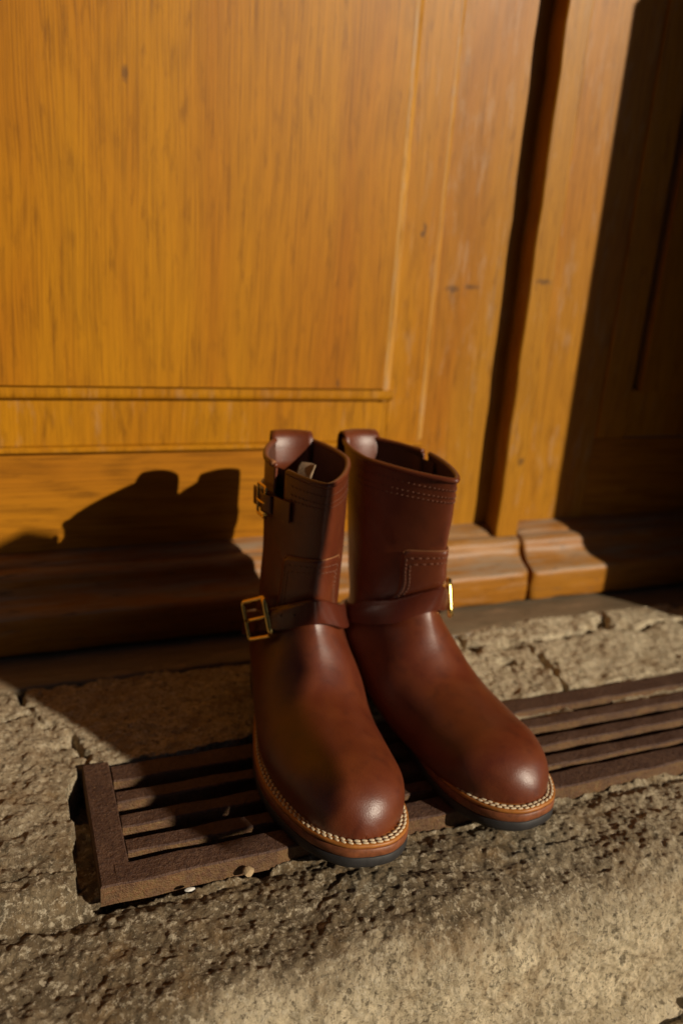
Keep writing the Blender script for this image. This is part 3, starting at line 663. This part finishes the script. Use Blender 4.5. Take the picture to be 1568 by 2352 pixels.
def build_boot(heel, deg, sg, label, s0, s1, pb0, turn, off_b):
    b = empty('boot', (heel[0], heel[1], 0), math.radians(deg)); tag(b, label, 'boot', 'pair of brown leather boots')
    def X(P):
        P = np.asarray(P, float); return np.stack([sg * P[..., 0], -P[..., 1], P[..., 2]], -1).reshape(-1, 3)
    def put(name, VF, mat, par=b, smooth=True):
        return mesh(name, X(VF[0]), VF[1], mat, par, smooth)
    # --- upper: one continuous skin from toe to shaft, open on top and slit on the outer side
    n, m = 230, 144
    t = NK * np.linspace(0, 1, n) ** 1.15; ph = np.linspace(0, 2 * math.pi, m, endpoint=False); T, PH = np.meshgrid(t, ph, indexing='ij')
    G = surf(T, PH); N = surf_n(T, PH)
    wr = .05 * vnoise((G[..., 0] * 1.0 + 60 + 5 * sg, G[..., 1] + G[..., 2] * 1.3 + 60), 4.0, 91) + .035 * vnoise((PH * 3 + 60, G[..., 2] + G[..., 1] + 40), 1.6, 92) * smooth(10.5, 12, T) * (1 - smooth(16, 17.5, T))
    G = G + N * wr[..., None]
    F = []
    for i in range(n - 1):
        k = smooth(16.7, 17.3, t[i]) * .8 + .2
        for j in range(m):
            a = ph[j]
            if t[i] > 16.7 and s0 + .0 * k < a < s0 + (s1 - s0) * k: continue
            F.append((i * m + j, i * m + (j + 1) % m, (i + 1) * m + (j + 1) % m, (i + 1) * m + j))
    up = put('upper', (G, F), M_LEA)
    up.data.materials.append(M_INNER)
    sol = up.modifiers.new('thickness', 'SOLIDIFY'); sol.thickness = .24 * S; sol.offset = -1; sol.material_offset = 1; sol.material_offset_rim = 0
    # --- bound rim
    pr = np.linspace(s1 + .03, 2 * math.pi + s0 - .02, 150)
    R_ = surf(np.full(150, NK - .01), pr); RN_ = surf_n(np.full(150, NK - .05), pr)
    put('rim_binding', tube(R_ - RN_ * .08 + np.array([0, 0, .05]), .27, 12), M_LEA)
    # --- double row of stitching under the rim, and the cut edge of the top band
    tw = []
    for tr in (NK - .30, NK - .52, NK - .66):
        arcs = np.linspace(-1.9, .80, 40)
        for a0, a1 in zip(arcs[:-1], arcs[1:]):
            q = np.array([a0 + .22 * (a1 - a0), a0 + .78 * (a1 - a0)])
            P_ = surf(np.full(2, tr), q) + surf_n(np.full(2, tr), q) * .03; P_[1, 2] += .09
            tw.append(tube(P_, .036, 5))
    tag(put('rim_stitching', join(tw), M_THREAD_D), kind='stuff')
    # --- pull tab: a loop of leather over the back of the rim
    path = []
    for w_, d in ((20.5, .30), (23, .30), (25.2, .34), (26.6, .40)): path.append((w_, d))
    tabw = 2.1; g = []; gn = []
    du = np.linspace(-tabw, tabw, 9)
    for du_ in du:
        col = []
        bow = .10 * (du_ / tabw) ** 2
        for (v, w_) in ((-.5, 21.0), (-.72, 24), (-.92, 26.1), (-.82, 26.8), (-.5, 27.2), (.0, 27.3), (.55, 27.1), (.95, 26.6), (1.2, 25.7), (1.4, 24.4), (1.5, 22.8)):
            taper = 1 - .18 * smooth(25.5, 22.5, w_) * (v > .8)
            col.append((du_ * taper - .4, v + bow * 5 + .0, w_ - bow * .6))
        g.append(col)
    g = np.array(g); a = np.gradient(g, axis=0); c = np.gradient(g, axis=1); nn = np.cross(c, a); nn /= np.linalg.norm(nn, axis=-1, keepdims=True)
    put('pull_tab', sheet(g, nn, .2), M_LEA)
    # --- gusset seen through the slit
    tg = np.linspace(15.6, 17.9, 10); pg = np.linspace(s0 - .3, s1 + .35, 14); TG, PG = np.meshgrid(tg, pg, indexing='ij')
    GG = surf(TG, PG) - surf_n(TG, PG) * (.55 + .5 * np.exp(-((PG - (s0 + s1) / 2) / .2) ** 2))[..., None]
    put('gusset', (GG, grid_faces(10, 14)), M_INNER)
    # --- instep patch with its cut edge and double stitching
    pa = np.linspace(-.80, .82, 40); tp_ = np.linspace(12.6, 15.72, 24); TP, PP = np.meshgrid(tp_, pa, indexing='ij')
    e = np.minimum(smooth(-.80, -.72, PP), smooth(.82, .74, PP))
    TP = TP - .12 * (1 - e) * (TP > 15) + .0
    PG_ = surf(TP, PP) + surf_n(TP, PP) * .02
    pt_ = put('instep_patch', sheet(PG_, surf_n(TP, PP), .17), M_LEA)
    eg = [(t_, .825) for t_ in np.linspace(12.8, 15.6, 20)] + [(15.74, a_) for a_ in np.linspace(.79, -.77, 40)] + [(t_, -.805) for t_ in np.linspace(15.6, 12.8, 20)]
    eg = np.array(eg); EP = surf(eg[:, 0], eg[:, 1]) + surf_n(eg[:, 0], eg[:, 1]) * .10
    put('cut_edge', tube(EP, .075, 6), M_EDGE, pt_)
    st = []
    for ins, lift in ((.06, .2), (.12, .2)):
        rows = [((12.9, .815 - ins), (15.72 - ins * 4.5, .815 - ins)), ((15.72 - ins * 4.5, .815 - ins), (15.72 - ins * 4.5, -.795 + ins)), ((15.72 - ins * 4.5, -.795 + ins), (12.9, -.795 + ins))]
        for (ta, pa_), (tb, pb_) in rows:
            A = surf(np.array(ta), np.array(pa_)); B = surf(np.array(tb), np.array(pb_)); cnt = max(8, int(np.linalg.norm(A - B) / .34))
            for k in range(cnt):
                f = np.array([(k + .15) / cnt, (k + .85) / cnt]); tq = ta + (tb - ta) * f; pq = pa_ + (pb_ - pa_) * f
                P_ = surf(tq, pq) + surf_n(tq, pq) * lift; st.append(tube(P_, .042, 5))
    tag(put('patch_stitching', join(st), M_THREAD_D, pt_), kind='stuff')
    # --- ankle strap round instep and heel, buckle on the outer side
    tc = lambda p_: 12.1 + (.75 * smooth(.4, 1.5, p_) + .6 * smooth(1.5, 3.1, p_) if p_ > 0 else 1.0 * smooth(.6, 1.3, -p_) + .35 * smooth(1.4, 3.1, -p_))
    G2, N2 = band_pts(tc, np.linspace(-math.pi + .02, math.pi - .02, 130), 1.5, .34)
    s_ = put('ankle_strap', sheet(G2, N2, .32), M_STRAP)
    s_.modifiers.new('edge_split', 'EDGE_SPLIT').split_angle = math.radians(50)
    # loose tongue of the strap under the buckle
    G3, N3 = band_pts(tc, np.linspace(.15, 1.75, 50), 1.42, .68)
    G3[:8] -= N3[:8] * np.linspace(.22, 0, 8)[:, None, None]
    put('strap_tongue', sheet(G3, N3, .2), M_STRAP, s_).modifiers.new('edge_split', 'EDGE_SPLIT').split_angle = math.radians(50)
    holes = []
    for p_ in (.36, .56, .78):
        C_ = surf(np.array(tc(p_)), np.array(p_)); n_ = surf_n(np.array(tc(p_)), np.array(p_))
        Gc, Nc = band_pts(tc, [p_], 1.42, .885); c0 = Gc[0, 4]; nv = Nc[0, 4]; a1 = np.cross(nv, [0, 0, 1.]); a1 /= np.linalg.norm(a1); b1 = np.cross(nv, a1)
        V = [c0 + nv * .012] + [c0 + nv * .006 + .12 * (a1 * math.cos(q) + b1 * math.sin(q)) for q in np.linspace(0, 2 * math.pi, 10, endpoint=False)]
        holes.append((V, [(0, i + 1, (i + 1) % 10 + 1) for i in range(10)]))
    put('strap_hole', join(holes), M_HOLE, s_)
    Gb, Nb = band_pts(tc, [pb0 - .1, pb0, pb0 + .1], 1.42, off_b); c0 = Gb[1, 4]; en = Nb[1, 4] + np.array([0, turn, 0]); en /= np.linalg.norm(en); ex = Gb[0, 4] - Gb[2, 4]; ex -= en * ex.dot(en); ex /= np.linalg.norm(ex); ey = np.cross(ex, en); ey *= np.sign(ey[2])
    buckle(b, c0, ex, ey, en, 3.0, 3.6, .23, X, .03)
    # --- small strap and buckle across the slit at the top
    tu = lambda p_: 17.0 + .03 * p_
    G4, N4 = band_pts(tu, np.linspace(s0 - .16, s1 + 1.05, 40), .95, .10)
    us = put('top_strap', sheet(G4, N4, .22), M_STRAP); us.modifiers.new('edge_split', 'EDGE_SPLIT').split_angle = math.radians(50)
    G5, N5 = band_pts(tu, np.linspace(s1 - .02, s1 + .72, 24), .85, .30)
    lift = np.concatenate([  .3 * np.sin(np.linspace(0, math.pi, 12)), np.zeros(4), np.linspace(0, .5, 8)])
    G5 = G5 + N5 * lift[:, None, None]
    put('strap_tongue', sheet(G5, N5, .16), M_STRAP, us)
    Gb, Nb = band_pts(tu, [s1 + .18, s1 + .28, s1 + .38], .85, .5); c0 = Gb[1, 4]; en = Nb[1, 4]; ex = Gb[0, 4] - Gb[2, 4]; ex -= en * ex.dot(en); ex /= np.linalg.norm(ex); ey = np.cross(ex, en); ey *= np.sign(ey[2])
    buckle(b, c0, ex, ey, en, 2.3, 2.9, .13, X, .05)
    # --- welt, midsole, rubber sole, heel
    top = lambda d: (lambda v: base_h(v) + SOLE_T + d)
    wl = put('welt', layers(None, [(-1.9, top(-.34)), (-.12, top(-.34)), (-.03, top(-.28)), (0, top(-.18)), (-.04, top(-.06)), (-.14, top(0)), (-.3, top(.01)), (-1.9, top(.02))]), M_WELT)
    put('midsole', layers(None, [(-1.5, top(-1.12)), (-.06, top(-1.12)), (.02, top(-1.05)), (.03, top(-.75)), (.01, top(-.44)), (-.07, top(-.36)), (-1.5, top(-.36))]), M_MID)
    put('rubber_sole', layers(None, [(-1.5, top(-SOLE_T)), (-.10, top(-SOLE_T)), (.0, top(-SOLE_T + .08)), (.05, top(-SOLE_T + .3)), (.04, top(-1.22)), (-.03, top(-1.14)), (-1.5, top(-1.14))]), M_RUB)
    def heel_outline(g):
        P = sole_outline(110, g); P = P.copy(); P[:, 0] = np.where(P[:, 1] > 8.5, np.clip(P[:, 0], -3.3, 3.3), P[:, 0]); P[:, 1] = np.minimum(P[:, 1], 8.6 + .25 * (1 - (P[:, 0] / 4) ** 2)); return P
    put('heel', layers(heel_outline, [(-.3, lambda v: v * 0 + .02), (-.12, lambda v: v * 0 + .02), (-.02, lambda v: v * 0 + .12), (.0, lambda v: v * 0 + 1.0), (-.02, lambda v: v * 0 + 1.86), (-.3, lambda v: v * 0 + 1.88)]), M_RUB)
    # --- welt stitches: two staggered rows, one object per stitch
    for row, inset in enumerate((-.30, -.62)):
        P = sole_outline(400, inset); d = np.r_[0, np.cumsum(np.linalg.norm(np.diff(np.concatenate([P, P[:1]]), axis=0), axis=1))]
        Pc = np.concatenate([P, P[:1]]); cnt = int(d[-1] / .56)
        for k in range(cnt):
            s = (k + .5 * row + .1) * d[-1] / cnt
            p0 = np.array([np.interp(s - .2, d, Pc[:, 0]), np.interp(s - .2, d, Pc[:, 1])]); p1 = np.array([np.interp(s + .2, d, Pc[:, 0]), np.interp(s + .2, d, Pc[:, 1])]); c_ = (p0 + p1) / 2
            if c_[1] < 9.5: continue
            dir_ = p1 - p0; q = link('stitch', stitch_me, wl)
            q.location = (sg * c_[0] * S, -c_[1] * S, (base_h(c_[1]) + SOLE_T + .025) * S)
            q.rotation_euler = (0, 0, math.atan2(-dir_[1], sg * dir_[0]) + .22 * sg + random.uniform(-.06, .06)); k_ = random.uniform(.92, 1.06); q.scale = (k_, random.uniform(.9, 1.1), 1)
    return b, X
bl, XL = build_boot((26.24, 76.45), -8.26, -1, 'left boot of the pair, its shaft slit gaping above a small strap and brass buckle', .90, 1.10, .93, .35, 1.28)
br, XR = build_boot((34.36, 76.37), 10.79, 1, 'right boot of the pair, toe turned towards the right, brass buckle seen edge-on', 1.52, 1.70, .66, .25, 1.2)
# pale lining curled up inside the left boot, and the frayed end of its rim
pc = np.linspace(.58, .87, 10); hh = np.linspace(0, 1, 8); Gf = []
for h_ in hh:
    row = []
    for p_ in pc:
        c = surf(np.array(NK - .35 + .55 * h_), np.array(p_)); nrm = surf_n(np.array(NK - .4), np.array(p_))
        f = (p_ - .58) / .29
        row.append(c - nrm * (.35 + 1.1 * h_ * (1 - .5 * f) + .5 * h_ * h_ * math.sin(3 * f)) + np.array([0, .2 - .9 * h_, .75 * h_ * (1 - h_ * .6) * (1 - f) ** .6]))
    Gf.append(row)
Gf = np.array(Gf); a = np.gradient(Gf, axis=0); c = np.gradient(Gf, axis=1); nn = np.cross(c, a); nn /= np.linalg.norm(nn, axis=-1, keepdims=True)
V, F = sheet(Gf, nn, .1); mesh('lining_flap', XL(V), F, M_SUEDE, bl)
q = np.linspace(1.15, 1.26, 6); P_ = surf(np.full(6, NK), q) + surf_n(np.full(6, NK - .1), q) * .05 + np.array([0, 0, .12])
V, F = tube(P_, [.2, .3, .32, .3, .32, .25], 9); mesh('frayed_edge', XL(V), F, M_EDGE, bl)
